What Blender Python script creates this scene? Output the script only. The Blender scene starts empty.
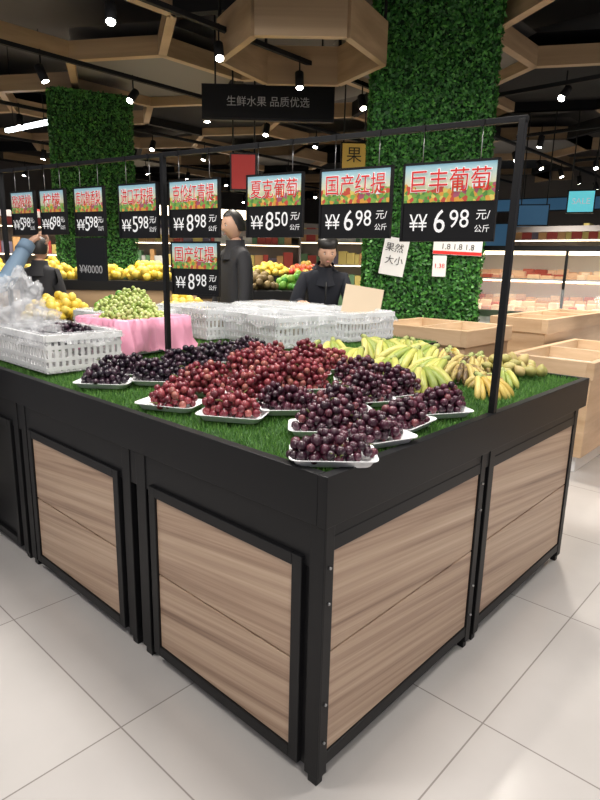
import bpy, math, random
import numpy as np
from mathutils import Vector, Matrix
random.seed(3); rng=np.random.default_rng(5)
SC=bpy.context.scene
COL=SC.collection

# ------------------------------------------------------------------ materials
def new_mat(name):
    m=bpy.data.materials.new(name); m.use_nodes=True
    nt=m.node_tree; b=nt.nodes['Principled BSDF']
    return m,nt,b
def mat(name,color,rough=.5,metal=0,emit=0,alpha=1,trans=0,spec=.5,coat=0,sss=0):
    m,nt,b=new_mat(name)
    b.inputs['Base Color'].default_value=(*color,1)
    b.inputs['Roughness'].default_value=rough
    b.inputs['Metallic'].default_value=metal
    b.inputs['Alpha'].default_value=alpha
    b.inputs['Transmission Weight'].default_value=trans
    b.inputs['Specular IOR Level'].default_value=spec
    b.inputs['Coat Weight'].default_value=coat
    if emit:
        b.inputs['Emission Color'].default_value=(*color,1)
        b.inputs['Emission Strength'].default_value=emit
    return m
def N(nt,t,**k):
    n=nt.nodes.new(t)
    for a,v in k.items(): setattr(n,a,v)
    return n
def ramp(nt,stops,interp='LINEAR'):
    r=N(nt,'ShaderNodeValToRGB'); cr=r.color_ramp; cr.interpolation=interp
    while len(cr.elements)<len(stops): cr.elements.new(.5)
    for e,(p,c) in zip(cr.elements,stops):
        e.position=p; e.color=(*c,1)
    return r
def mat_island(name,stops,rough=.5,noise=0,coat=0,interp='LINEAR',emit=0,bump=0,nscale=60,spec=.5):
    m,nt,b=new_mat(name); L=nt.links
    g=N(nt,'ShaderNodeNewGeometry'); r=ramp(nt,stops,interp)
    src=g.outputs['Random Per Island']
    if noise:
        tc=N(nt,'ShaderNodeTexCoord'); no=N(nt,'ShaderNodeTexNoise'); no.inputs['Scale'].default_value=nscale
        L.new(tc.outputs['Object'],no.inputs['Vector'])
        ma=N(nt,'ShaderNodeMath',operation='MULTIPLY_ADD'); ma.inputs[1].default_value=noise
        sb=N(nt,'ShaderNodeMath',operation='SUBTRACT'); sb.inputs[1].default_value=.5
        L.new(no.outputs['Fac'],sb.inputs[0]); L.new(sb.outputs[0],ma.inputs[0]); L.new(src,ma.inputs[2]); src=ma.outputs[0]
    L.new(src,r.inputs['Fac']); L.new(r.outputs['Color'],b.inputs['Base Color'])
    b.inputs['Roughness'].default_value=rough; b.inputs['Coat Weight'].default_value=coat
    b.inputs['Specular IOR Level'].default_value=spec
    if emit:
        L.new(r.outputs['Color'],b.inputs['Emission Color']); b.inputs['Emission Strength'].default_value=emit
    return m
def wood_mat(name,stops,zs=22,slant=2.5,along=1.2,rough=.42,detail=5):
    m,nt,b=new_mat(name); L=nt.links
    tc=N(nt,'ShaderNodeTexCoord'); sp=N(nt,'ShaderNodeSeparateXYZ'); L.new(tc.outputs['Object'],sp.inputs[0])
    g=N(nt,'ShaderNodeNewGeometry')
    ad=N(nt,'ShaderNodeMath',operation='ADD'); L.new(sp.outputs['X'],ad.inputs[0]); L.new(sp.outputs['Y'],ad.inputs[1])
    al=N(nt,'ShaderNodeMath',operation='MULTIPLY'); al.inputs[1].default_value=along; L.new(ad.outputs[0],al.inputs[0])
    z=N(nt,'ShaderNodeMath',operation='MULTIPLY'); z.inputs[1].default_value=zs; L.new(sp.outputs['Z'],z.inputs[0])
    s=N(nt,'ShaderNodeMath',operation='MULTIPLY_ADD'); s.inputs[1].default_value=slant; L.new(ad.outputs[0],s.inputs[0]); L.new(z.outputs[0],s.inputs[2])
    rr=N(nt,'ShaderNodeMath',operation='MULTIPLY'); rr.inputs[1].default_value=17; L.new(g.outputs['Random Per Island'],rr.inputs[0])
    c=N(nt,'ShaderNodeCombineXYZ'); L.new(al.outputs[0],c.inputs[0]); L.new(s.outputs[0],c.inputs[1]); L.new(rr.outputs[0],c.inputs[2])
    n1=N(nt,'ShaderNodeTexNoise'); n1.inputs['Scale'].default_value=1.0; n1.inputs['Detail'].default_value=detail; n1.inputs['Roughness'].default_value=.6; n1.inputs['Distortion'].default_value=.25
    L.new(c.outputs[0],n1.inputs['Vector'])
    r=ramp(nt,stops); L.new(n1.outputs['Fac'],r.inputs['Fac']); L.new(r.outputs['Color'],b.inputs['Base Color'])
    b.inputs['Roughness'].default_value=rough
    return m
M={}
M['black']=mat('black_powdercoat',(.006,.006,.007),.45,spec=.3)
M['blackmatte']=mat('black_matte',(.007,.007,.008),.7,spec=.3)
M['steel']=mat('steel',(.45,.45,.46),.35,1)
M['wood']=wood_mat('walnut_laminate',[(.28,(.22,.135,.09)),(.42,(.39,.26,.18)),(.56,(.50,.355,.25)),(.74,(.62,.47,.35))],zs=36,slant=4,along=.6)
M['palewood']=wood_mat('pale_pine',[(.3,(.46,.30,.17)),(.7,(.66,.48,.31))],zs=8,slant=0)
M['beamwood']=wood_mat('beam_wood',[(.3,(.30,.20,.11)),(.7,(.46,.32,.19))],zs=8,slant=0)
M['white']=mat('white_plastic',(.8,.8,.8),.4)
M['foam']=mat('white_foam',(.86,.86,.87),.5)
M['turfbase']=mat('turf_backing',(.025,.075,.014),.9)
M['turf']=mat_island('turf_blades',[(0,(.035,.12,.018)),(.5,(.07,.215,.03)),(1,(.17,.35,.06))],.6)
M['leaf']=mat_island('ivy_leaves',[(0,(.012,.07,.010)),(.5,(.03,.165,.022)),(1,(.09,.32,.045))],.5)
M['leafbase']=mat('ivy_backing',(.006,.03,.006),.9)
M['grape_red']=mat_island('red_grape_skin',[(0,(.09,.008,.016)),(.45,(.18,.018,.032)),(.8,(.27,.045,.055)),(1,(.34,.12,.09))],.3,.5,coat=.2)
M['grape_black']=mat_island('black_grape_skin',[(0,(.008,.004,.012)),(.6,(.022,.010,.022)),(1,(.05,.018,.035))],.3,.5,coat=.2)
M['grape_purple']=mat_island('purple_grape_skin',[(0,(.018,.004,.012)),(.55,(.05,.009,.024)),(.9,(.10,.020,.04)),(1,(.17,.045,.05))],.3,.6,coat=.25)
M['grape_green']=mat_island('green_grape_skin',[(0,(.30,.40,.09)),(.5,(.44,.52,.16)),(1,(.58,.60,.26))],.3,.4,coat=.2)
M['stem']=mat('grape_stem',(.16,.20,.05),.7)
M['ban_y']=mat_island('banana_yellow',[(0,(.40,.27,.05)),(.5,(.56,.41,.09)),(1,(.64,.50,.16))],.45,.6,nscale=30)
M['ban_g']=mat_island('banana_green',[(0,(.24,.31,.06)),(.5,(.42,.43,.09)),(1,(.58,.53,.17))],.45,.6,nscale=30)
M['ban_s']=mat_island('banana_spotted',[(0,(.07,.04,.015)),(.3,(.28,.19,.06)),(.5,(.42,.33,.09)),(1,(.52,.42,.15))],.5,1.3,nscale=60)
M['tip']=mat('banana_tip',(.035,.025,.012),.8)
M['ban_stem']=mat('banana_stem',(.32,.36,.12),.6)
M['plastic']=mat('translucent_plastic',(.84,.86,.88),.3,alpha=.75)
M['film']=mat('plastic_film',(.85,.87,.9),.15,alpha=.28)
M['pink']=mat('pink_bag',(.80,.34,.48),.35,alpha=.95)
M['paper']=mat('white_paper',(.8,.8,.78),.7)
M['card']=mat('cardboard',(.62,.50,.36),.8)
M['red']=mat('red_ink',(.75,.02,.015),.5)
M['inkwhite']=mat('white_ink',(.9,.9,.9),.5,emit=.2)
M['inkgrey']=mat('grey_lettering',(.45,.45,.45),.5)
M['inkblack']=mat('black_ink',(.02,.02,.02),.6)
M['skin']=mat('skin',(.60,.36,.25),.5)
M['hair']=mat('hair',(.012,.010,.009),.5)
M['navy']=mat('navy_coat',(.012,.014,.022),.8)
M['charcoal']=mat('charcoal_coat',(.024,.024,.028),.8)
M['bluecoat']=mat('blue_coat',(.13,.20,.28),.7)
M['whitecoat']=mat('white_uniform',(.6,.6,.6),.8)
M['pants']=mat('dark_trousers',(.015,.015,.02),.8)
M['shoe']=mat('shoe',(.02,.02,.02),.5)
M['eyew']=mat('eye_white',(.6,.58,.55),.3)
M['lip']=mat('lips',(.40,.17,.14),.5)
M['lampglow']=mat('lamp_glow',(1,.93,.82),.5,emit=35)
M['ledglow']=mat('led_glow',(.9,.97,1),.5,emit=8)
M['ceil']=mat('ceiling_paint',(.12,.11,.10),.8)
M['duct']=mat('duct_grey',(.16,.15,.14),.6)
M['wallm']=mat('dark_wall',(.10,.09,.085),.8)
M['wallg']=mat('grey_wall',(.24,.22,.21),.8)
M['glass']=mat('case_glass',(.9,.95,1),.05,alpha=.15)
M['redglow']=mat('red_lightbox',(.4,.02,.015),.5,emit=.25)
M['yelglow']=mat('yellow_lightbox',(.6,.38,.08),.5,emit=.2)
M['tealglow']=mat('teal_lightbox',(.12,.55,.62),.5,emit=.8)
M['blueglow']=mat('blue_lightbox',(.04,.12,.22),.5,emit=.4)
M['whiteglow']=mat('white_lightbox',(.9,.9,.9),.5,emit=1.0)
M['warmglow']=mat('warm_lightbox',(1,.80,.55),.5,emit=5)
M['products']=mat_island('packaged_goods',[(0,(.35,.05,.04)),(.2,(.5,.4,.12)),(.4,(.1,.2,.10)),(.55,(.5,.5,.46)),(.75,(.45,.25,.10)),(.9,(.12,.10,.14))],.5,interp='CONSTANT',emit=.08)
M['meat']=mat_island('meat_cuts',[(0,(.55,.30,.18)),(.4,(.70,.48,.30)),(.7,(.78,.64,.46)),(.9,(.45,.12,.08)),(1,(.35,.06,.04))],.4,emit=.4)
M['orange']=mat_island('orange_peel',[(0,(.75,.28,.02)),(.5,(.85,.40,.03)),(1,(.85,.55,.05))],.5,emit=.05)
M['mango']=mat_island('mango_skin',[(0,(.70,.50,.05)),(1,(.80,.62,.12))],.5,emit=.05)
M['pear']=mat_island('pear_skin',[(0,(.30,.27,.08)),(.5,(.42,.38,.12)),(1,(.50,.38,.16))],.5,.8)
M['greens']=mat_island('vegetable_greens',[(0,(.04,.2,.02)),(1,(.25,.45,.06))],.6,emit=.05)
M['apple']=mat_island('apple_skin',[(0,(.5,.03,.03)),(.6,(.6,.15,.05)),(1,(.6,.5,.1))],.4,emit=.05)
M['kiwi']=mat_island('kiwi_skin',[(0,(.12,.08,.03)),(1,(.25,.18,.07))],.7)
# tiles
def tile_mat():
    m,nt,b=new_mat('floor_tiles'); L=nt.links
    tc=N(nt,'ShaderNodeTexCoord'); mp=N(nt,'ShaderNodeMapping'); mp.inputs['Location'].default_value=(-.545+8,-.578+8,0)
    L.new(tc.outputs['Object'],mp.inputs['Vector'])
    br=N(nt,'ShaderNodeTexBrick'); br.offset=0; br.squash=1
    br.inputs['Scale'].default_value=1; br.inputs['Brick Width'].default_value=.8; br.inputs['Row Height'].default_value=.8
    br.inputs['Mortar Size'].default_value=.0028; br.inputs['Mortar Smooth'].default_value=.2; br.inputs['Bias'].default_value=0
    br.inputs['Color1'].default_value=(.55,.525,.51,1); br.inputs['Color2'].default_value=(.59,.565,.545,1); br.inputs['Mortar'].default_value=(.30,.275,.26,1)
    L.new(mp.outputs[0],br.inputs['Vector'])
    no=N(nt,'ShaderNodeTexNoise'); no.inputs['Scale'].default_value=3; no.inputs['Detail'].default_value=5; L.new(tc.outputs['Object'],no.inputs['Vector'])
    rr=ramp(nt,[(.3,(.92,.92,.92)),(.7,(1,1,1))]); L.new(no.outputs['Fac'],rr.inputs['Fac'])
    mx=N(nt,'ShaderNodeMix',data_type='RGBA',blend_type='MULTIPLY'); mx.inputs['Factor'].default_value=1
    L.new(br.outputs['Color'],mx.inputs[6]); L.new(rr.outputs['Color'],mx.inputs[7]); L.new(mx.outputs[2],b.inputs['Base Color'])
    b.inputs['Roughness'].default_value=.16
    return m
M['tile']=tile_mat()
def poster_mat():
    m,nt,b=new_mat('fruit_poster_print'); L=nt.links
    tc=N(nt,'ShaderNodeTexCoord'); sp=N(nt,'ShaderNodeSeparateXYZ'); L.new(tc.outputs['Generated'],sp.inputs[0])
    vo=N(nt,'ShaderNodeTexVoronoi'); vo.inputs['Scale'].default_value=70; L.new(tc.outputs['Object'],vo.inputs['Vector'])
    s2=N(nt,'ShaderNodeSeparateColor'); L.new(vo.outputs['Color'],s2.inputs[0])
    fr=ramp(nt,[(0,(.55,.08,.05)),(.18,(.70,.35,.06)),(.36,(.70,.58,.14)),(.5,(.22,.42,.08)),(.75,(.10,.28,.06)),(.9,(.40,.10,.16))],'CONSTANT'); L.new(s2.outputs[0],fr.inputs['Fac'])
    bg=ramp(nt,[(0,(.15,.40,.10)),(.5,(.70,.70,.50)),(1,(.30,.58,.72))]); L.new(sp.outputs['Z'],bg.inputs['Fac'])
    no=N(nt,'ShaderNodeTexNoise'); no.inputs['Scale'].default_value=14; L.new(tc.outputs['Object'],no.inputs['Vector'])
    a=N(nt,'ShaderNodeMath',operation='MULTIPLY_ADD'); a.inputs[1].default_value=-1.1; a.inputs[2].default_value=.95
    L.new(sp.outputs['Z'],a.inputs[0])
    c=N(nt,'ShaderNodeMath',operation='MULTIPLY_ADD'); c.inputs[1].default_value=1.2; L.new(no.outputs['Fac'],c.inputs[0]); L.new(a.outputs[0],c.inputs[2])
    e=N(nt,'ShaderNodeMath',operation='GREATER_THAN'); e.inputs[1].default_value=1.1; L.new(c.outputs[0],e.inputs[0])
    mx=N(nt,'ShaderNodeMix',data_type='RGBA'); L.new(e.outputs[0],mx.inputs['Factor']); L.new(bg.outputs['Color'],mx.inputs[6]); L.new(fr.outputs['Color'],mx.inputs[7])
    L.new(mx.outputs[2],b.inputs['Base Color']); L.new(mx.outputs[2],b.inputs['Emission Color']); b.inputs['Emission Strength'].default_value=.12
    b.inputs['Roughness'].default_value=.3
    return m
M['poster']=poster_mat()

# ------------------------------------------------------------------ mesh helpers
def empty(name,loc=(0,0,0),rotz=0):
    e=bpy.data.objects.new(name,None); COL.objects.link(e); e.location=loc; e.rotation_euler=(0,0,rotz); e.empty_display_size=.05
    return e
def link(name,me,mats,parent=None,loc=(0,0,0),rotz=0,bevel=0):
    o=bpy.data.objects.new(name,me); COL.objects.link(o)
    for m in mats: me.materials.append(M[m] if isinstance(m,str) else m)
    o.location=loc; o.rotation_euler=(0,0,rotz)
    if parent: o.parent=parent
    if bevel:
        b=o.modifiers.new('Bevel','BEVEL'); b.width=bevel; b.segments=2; b.limit_method='ANGLE'
    return o
BOXF=[(0,3,2,1),(4,5,6,7),(0,1,5,4),(1,2,6,5),(2,3,7,6),(3,0,4,7)]
class MB:
    def __init__(s): s.v=[];s.f=[];s.m=[];s.s=[]
    def add(s,vs,fs,mi=0,sm=False):
        o=len(s.v); s.v+= [tuple(v) for v in vs]; s.f+=[tuple(i+o for i in f) for f in fs]; s.m+=[mi]*len(fs); s.s+=[sm]*len(fs)
    def box(s,a,b,mi=0,T=None):
        x0,y0,z0=a;x1,y1,z1=b
        vs=[(x0,y0,z0),(x1,y0,z0),(x1,y1,z0),(x0,y1,z0),(x0,y0,z1),(x1,y0,z1),(x1,y1,z1),(x0,y1,z1)]
        if T is not None: vs=[T@Vector(v) for v in vs]
        s.add(vs,BOXF,mi)
    def beam(s,p,q,w,h,mi=0):
        p=Vector(p);q=Vector(q);d=(q-p);L=d.length;d.normalize()
        up=Vector((0,0,1)) if abs(d.z)<.95 else Vector((0,1,0))
        x=d.cross(up).normalized(); u=x.cross(d).normalized()
        T=Matrix((x,d,u)).transposed().to_4x4(); T.translation=p
        s.box((-w/2,0,-h/2),(w/2,L,h/2),mi,T)
    def tube(s,pts,rs,n=8,mi=0,cap=True,sm=True,sq=(1,1)):
        pts=[Vector(p) for p in pts]
        if not hasattr(rs,'__len__'): rs=[rs]*len(pts)
        ref=Vector((0,0,1))
        vs=[]
        for i,p in enumerate(pts):
            d=(pts[min(i+1,len(pts)-1)]-pts[max(i-1,0)]).normalized()
            r=ref if abs(d.dot(ref))<.95 else Vector((0,1,0))
            x=d.cross(r).normalized(); y=x.cross(d).normalized()
            for k in range(n):
                a=2*math.pi*k/n; vs.append(p+x*math.cos(a)*rs[i]*sq[0]+y*math.sin(a)*rs[i]*sq[1])
        fs=[]
        for i in range(len(pts)-1):
            for k in range(n):
                fs.append((i*n+k,i*n+(k+1)%n,(i+1)*n+(k+1)%n,(i+1)*n+k))
        if cap:
            fs.append(tuple(range(n))[::-1]); fs.append(tuple(range((len(pts)-1)*n,len(pts)*n)))
        s.add(vs,fs,mi,sm)
    def ball(s,c,r,mi=0,seg=12,rg=8,T=None):
        if not hasattr(r,'__len__'): r=(r,r,r)
        vs=[];fs=[]
        for i in range(rg+1):
            t=math.pi*i/rg
            for k in range(seg):
                a=2*math.pi*k/seg
                v=Vector((r[0]*math.sin(t)*math.cos(a),r[1]*math.sin(t)*math.sin(a),r[2]*math.cos(t)))
                if T is not None: v=T@v
                vs.append(v+Vector(c))
        for i in range(rg):
            for k in range(seg):
                fs.append((i*seg+k,(i+1)*seg+k,(i+1)*seg+(k+1)%seg,i*seg+(k+1)%seg))
        s.add(vs,fs,mi,True)
    def obj(s,name,mats,parent=None,loc=(0,0,0),rotz=0,bevel=0):
        me=bpy.data.meshes.new(name); me.from_pydata(s.v,[],s.f); 
        me.polygons.foreach_set('material_index',s.m); me.polygons.foreach_set('use_smooth',s.s); me.update()
        return link(name,me,mats,parent,loc,rotz,bevel)
def np_mesh(name,V,F,mi=None,smooth=False):
    me=bpy.data.meshes.new(name); nv=len(V); nf,k=F.shape
    me.vertices.add(nv); me.vertices.foreach_set('co',V.astype(np.float32).ravel())
    me.loops.add(nf*k); me.loops.foreach_set('vertex_index',F.astype(np.int32).ravel())
    me.polygons.add(nf); me.polygons.foreach_set('loop_start',np.arange(0,nf*k,k,dtype=np.int32)); me.polygons.foreach_set('loop_total',np.full(nf,k,dtype=np.int32))
    if mi is not None: me.polygons.foreach_set('material_index',mi.astype(np.int32))
    me.polygons.foreach_set('use_smooth',np.full(nf,smooth))
    me.update(calc_edges=True); me.validate(); return me
import bmesh
def ico(sub):
    bm=bmesh.new(); bmesh.ops.create_icosphere(bm,subdivisions=sub,radius=1)
    V=np.array([v.co[:] for v in bm.verts]); F=np.array([[v.index for v in f.verts] for f in bm.faces]); bm.free(); return V,F
ICO3=ico(3); ICO2=ico(2)
def balls_mesh(name,P,R,tmpl,stretch=1.0):
    V,F=tmpl; n=len(P); out=np.empty((n,len(V),3))
    for i in range(n):
        v=V*R[i]
        if stretch!=1: 
            v=v.copy(); v[:,2]*=stretch
            ax=Matrix.Rotation(rng.uniform(0,6.28),3,'Z')@Matrix.Rotation(rng.uniform(0,1.5),3,'X')
            v=v@np.array(ax).T
        out[i]=v+P[i]
    FF=(F[None]+(np.arange(n)*len(V))[:,None,None]).reshape(-1,3)
    return np_mesh(name,out.reshape(-1,3),FF,smooth=True)
def text_child(s,size,matn,parent,loc,offset=0,extrude=.0004,sx=1,shear=0,rot=0,name='lettering',fit=None):
    cu=bpy.data.curves.new(name,'FONT'); cu.body=s; cu.size=size; cu.align_x='CENTER'; cu.align_y='CENTER'
    cu.offset=offset; cu.extrude=extrude; cu.shear=shear; cu.resolution_u=3
    o=bpy.data.objects.new('tmp',cu); COL.objects.link(o)
    dg=bpy.context.evaluated_depsgraph_get()
    me=bpy.data.meshes.new_from_object(o.evaluated_get(dg)); bpy.data.objects.remove(o)
    if fit and len(me.vertices):
        xs=[v.co.x for v in me.vertices]; wd=max(xs)-min(xs)
        if wd>fit: sx=fit/wd
    me.transform(Matrix.Rotation(math.radians(90),4,'X')@Matrix.Rotation(rot,4,'Z')@Matrix.Diagonal((sx,1,1,1)))
    me.name=name
    return link(name,me,[matn],parent,loc)

# ------------------------------------------------------------------ camera
r=Vector((.679,-.732,.021)); w=Vector((.719,.659,-.224)).normalized()
r=(r-w*r.dot(w)).normalized(); u=r.cross(w)
u=-u if u.z<0 else u
cam=bpy.data.cameras.new('camera'); co=bpy.data.objects.new('camera',cam); COL.objects.link(co)
R=Matrix((r,u,-w)).transposed().to_4x4(); R.translation=Vector((-1.029,-.85,1.4)); co.matrix_world=R
cam.sensor_fit='VERTICAL'; cam.sensor_height=24; cam.lens=24*587/800; cam.clip_start=.02; cam.clip_end=100
SC.camera=co

# ------------------------------------------------------------------ room
b=MB(); b.box((-5,-5,-.1),(15,15,0)); b.obj('floor',['tile'])
b=MB(); b.box((-5,-5,4.5),(15,15,4.6)); b.obj('ceiling',['ceil'])
b=MB(); b.box((14.9,-5,0),(15,15,4.5)); b.obj('wall_east',['wallm'])
b=MB(); b.box((-5,14.9,0),(14.9,15,4.5)); b.obj('wall_north',['wallm'])

# ------------------------------------------------------------------ main counter
def bedz(x,y):
    s=min(max(min(x,y)/1.2,0),1); return .897+.035*s*s*(3-2*s)
XW,YL=1.905,2.69
ctr=empty('fruit_display_counter')
b=MB()
t=.018
b.box((-.012,-.012,.775),(XW,t,.91)); b.box((-.012,t,.775),(t,YL,.91)); b.box((XW-t,t,.775),(XW,YL,.91)); b.box((t,YL-t,.775),(XW-t,YL,.91))
b.box((t,t,.79),(XW-t,YL-t,.81))
b.box((.03,.03,.05),(XW-.09,YL-.03,.775),1)
b.box((0,0,.712),(XW-.075,.03,.776)); b.box((0,.03,.65),(.03,YL,.776))
b.obj('rim_and_carcass',['black','blackmatte'],ctr,bevel=.002)
b=MB()
legs_x=[(0,.035),(.84,.875),(.905,.945),(1.79,1.83)]
for a,c in legs_x:
    b.box((a,-.004,.03),(c,.035,.776)); b.box((a+.006,.004,0),(c-.006,.03,.03))
for x0,x1 in ((.035,.84),(.945,1.79)):
    b.box((x0,-.002,.055),(x1,.03,.095)); b.box((x0,-.002,.70),(x1,.03,.74))
legs_y=[(-.003,.045),(.79,.845),(.885,.935),(1.735,1.785),(1.82,1.87),(2.64,2.69)]
for a,c in legs_y:
    b.box((-.004,a,.03),(.036,c,.776)); b.box((.003,a+.008,0),(.03,c-.008,.03))
for y0,y1 in ((.045,.79),(.935,1.735),(1.87,2.64)):
    b.box((.006,y0,.04),(.03,y1,.66))
    yy0,yy1=y0+.02,y1-.03
    b.box((-.012,yy0,.045),(.01,yy0+.035,.675)); b.box((-.012,yy1-.035,.045),(.01,yy1,.675))
    b.box((-.012,yy0+.035,.64),(.01,yy1-.035,.675)); b.box((-.012,yy0+.035,.045),(.01,yy1-.035,.082))
b.obj('legs_and_frames',['black'],ctr,bevel=.002)
b=MB()
for x0,x1 in ((.037,.838),(.947,1.788)):
    b.box((x0,.003,.097),(x1,.02,.402)); b.box((x0,.003,.408),(x1,.02,.70))
for y0,y1 in ((.045,.79),(.935,1.735)):
    yy0,yy1=y0+.055,y1-.065
    b.box((-.004,yy0,.082),(.008,yy1,.357)); b.box((-.004,yy0,.363),(.008,yy1,.64))
b.obj('wood_panels',['wood'],ctr,bevel=.0015)
b=MB()
for z in (.14,.26,.56,.66):
    b.tube([(.018,-.004,z),(.018,-.009,z)],.004,8)
    b.tube([(.86,-.004,z),(.86,-.009,z)],.004,8)
b.obj('bolts',['steel'],ctr)
n=50; b=MB(); vs=[];fs=[]
for i in range(n+1):
    for j in range(n+1):
        x=t+(XW-2*t)*i/n; y=t+(YL-2*t)*j/n; vs.append((x,y,bedz(x,y)-.004))
for i in range(n):
    for j in range(n): fs.append((i*(n+1)+j,(i+1)*(n+1)+j,(i+1)*(n+1)+j+1,i*(n+1)+j+1))
b.add(vs,fs,0,True); b.obj('turf_backing',['turfbase'],ctr)
def blades(n,x0,x1,y0,y1,zf,hmin=.010,hmax=.024):
    X=rng.uniform(x0,x1,n);Y=rng.uniform(y0,y1,n)
    m=np.minimum(X,Y); s=np.clip(m/1.2,0,1); Z=zf+.035*s*s*(3-2*s)
    A=rng.uniform(0,6.283,n); H=rng.uniform(hmin,hmax,n); Wd=.0012
    lean=rng.normal(0,.007,(n,2))
    V=np.zeros((n,3,3)); P=np.stack([X,Y,Z],1); D=np.stack([np.cos(A),np.sin(A),0*A],1)*Wd
    V[:,0]=P-D;V[:,1]=P+D;V[:,2]=P+np.stack([lean[:,0],lean[:,1],H],1)
    return V.reshape(-1,3),np.arange(3*n).reshape(-1,3)
V,F=blades(150000,0.005,XW-.005,.005,YL,.893)
link('turf_blades',np_mesh('turf_blades',V,F),['turf'],ctr)

ex=empty('fruit_display_counter')
b=MB(); b.box((1.93,1.2,.78),(2.62,YL,.90)); b.box((1.96,1.23,.05),(2.58,YL-.03,.78),1)
for x in (1.94,2.57):
    for y in (1.21,YL-.05): b.box((x,y,0),(x+.04,y+.04,.78))
b.obj('body',['black','blackmatte'],ex,bevel=.002)
b=MB(); b.box((1.925,1.27,.12),(1.945,YL-.08,.7)); b.box((2.0,1.19,.12),(2.55,1.205,.7)); b.obj('panels',['wood'],ex)
V,F=blades(25000,1.93,2.62,1.2,YL,.862); link('turf_blades',np_mesh('t2',V,F),['turf'],ex)

# ------------------------------------------------------------------ sign rail
rail=empty('sign_rail')
b=MB(); ZP=1.862
def railp(y): return (.9-.209*y,y)
b.beam((.9,.004,.90),(.9,-.006,ZP),.022,.022)
x,y=railp(1.49); b.beam((x,y,bedz(x,y)-.01),(x,y,ZP),.022,.022)
x2,y2=railp(2.66); b.beam((x2,y2,.92),(x2,y2,ZP),.022,.022)
b.beam((*railp(-.02),ZP),(*railp(2.75),ZP),.018,.018)
b.obj('rail_frame',['black'],rail,bevel=.001)

AN=math.atan2(-.979,.205)
def price_sign(y,wd,ht,title,digits,ztop=1.752):
    x=railp(y)[0]; e=empty('price_sign',(x,y,ztop-ht/2),AN)
    b=MB(); h2=ht/2;w2=wd/2
    b.box((-w2,-.006,-h2),(w2,.006,h2)); b.box((-w2,-.010,-h2),(-w2+.008,-.006,h2)); b.box((w2-.008,-.010,-h2),(w2,-.006,h2))
    b.box((-w2,-.010,h2-.008),(w2,-.006,h2)); b.box((-w2,-.010,-h2),(w2,-.006,-h2+.008))
    for sx in (-.3,.3):
        top=ZP-ztop+ht/2-.009 if ztop>1.6 else 1.752-.245-ztop+ht/2
        b.tube([(sx*wd,0,h2),(sx*wd,0,top)],.0015,6,1)
        if ztop>1.6: b.box((sx*wd-.006,-.014,top-.004),(sx*wd+.006,-.0095,top+.018),0)
    b.obj('board',['black','steel'],e)
    split=.0*ht
    b=MB(); b.box((-w2+.008,-.0085,split),(w2-.008,-.0062,h2-.008)); b.obj('poster_strip',['poster'],e)
    ts=ht*.31; fw=wd*.82
    zc=(split+h2)/2-.002
    text_child(title,ts,'inkwhite',e,(0,-.0095,zc),offset=ts*.022,name='title_outline',fit=fw*1.02)
    text_child(title,ts,'red',e,(0,-.0108,zc),offset=0,name='title',fit=fw)
    zb=(split-h2)/2-.002
    text_child('¥¥',ht*.30,'inkwhite',e,(-w2*.60,-.0088,zb-.004),sx=.75,name='currency_mark')
    text_child(digits[0],ht*.42,'inkwhite',e,(-w2*.14,-.0088,zb),sx=.85,name='price_main')
    text_child(digits[1:],ht*.32,'inkwhite',e,(w2*.27,-.0088,zb+.008),sx=.85,name='price_small')
    text_child('元/',ht*.14,'inkwhite',e,(w2*.75,-.0088,zb+ht*.08),name='unit_a')
    text_child('公斤',ht*.10,'inkwhite',e,(w2*.75,-.0088,zb-ht*.09),name='unit_b')
    return e
price_sign(.212,.33,.262,'巨丰葡萄','698')
price_sign(.556,.295,.25,'国产红提','698')
price_sign(.905,.27,.245,'夏克葡萄','850')
price_sign(1.315,.285,.245,'克伦红青提','898')
price_sign(1.315,.275,.235,'国产红提','898',ztop=1.492)
price_sign(1.645,.25,.245,'进口无籽提','598')
price_sign(1.97,.215,.235,'库尔勒香梨','598')
price_sign(2.24,.20,.225,'柠檬','698')
price_sign(2.48,.20,.225,'猕猴桃','598')
x=railp(1.98)[0]; e=empty('chalk_price_board',(x,1.98,1.405),AN)
b=MB(); b.box((-.11,-.005,-.105),(.11,.005,.105)); b.tube([(0,0,.1),(0,0,.112)],.0015,6); b.obj('board',['black'],e)
text_child('¥¥0000',.055,'inkgrey',e,(0,-.008,-.05),name='chalk_text',fit=.17)
# ------------------------------------------------------------------ trays & grapes
def rrect(L,W,r,n=5):
    pts=[]
    for cx,cy,a0 in ((L/2-r,W/2-r,0),(-L/2+r,W/2-r,90),(-L/2+r,-W/2+r,180),(L/2-r,-W/2+r,270)):
        for k in range(n+1):
            a=math.radians(a0+90*k/n); pts.append((cx+r*math.cos(a),cy+r*math.sin(a)))
    return pts
def foam_tray(parent,L=.215,W=.135,H=.024):
    b=MB(); loops=[]
    for (dl,z) in ((-.03,0),(-.022,.002),(-.004,H-.002),(.006,H),(.006,H-.003),(-.006,H-.006),(-.028,.006),(-.036,.005)):
        loops.append([(x,y,z) for x,y in rrect(L+2*dl*.6,W+2*dl*.6,.025)])
    n=len(loops[0]); vs=[v for l in loops for v in l]; fs=[]
    for i in range(len(loops)-1):
        for k in range(n): fs.append((i*n+k,i*n+(k+1)%n,(i+1)*n+(k+1)%n,(i+1)*n+k))
    fs.append(tuple(range(n))[::-1]); fs.append(tuple(range((len(loops)-1)*n,len(loops)*n)))
    b.add(vs,fs,0,True); return b.obj('foam_tray',['foam'],parent)
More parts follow.
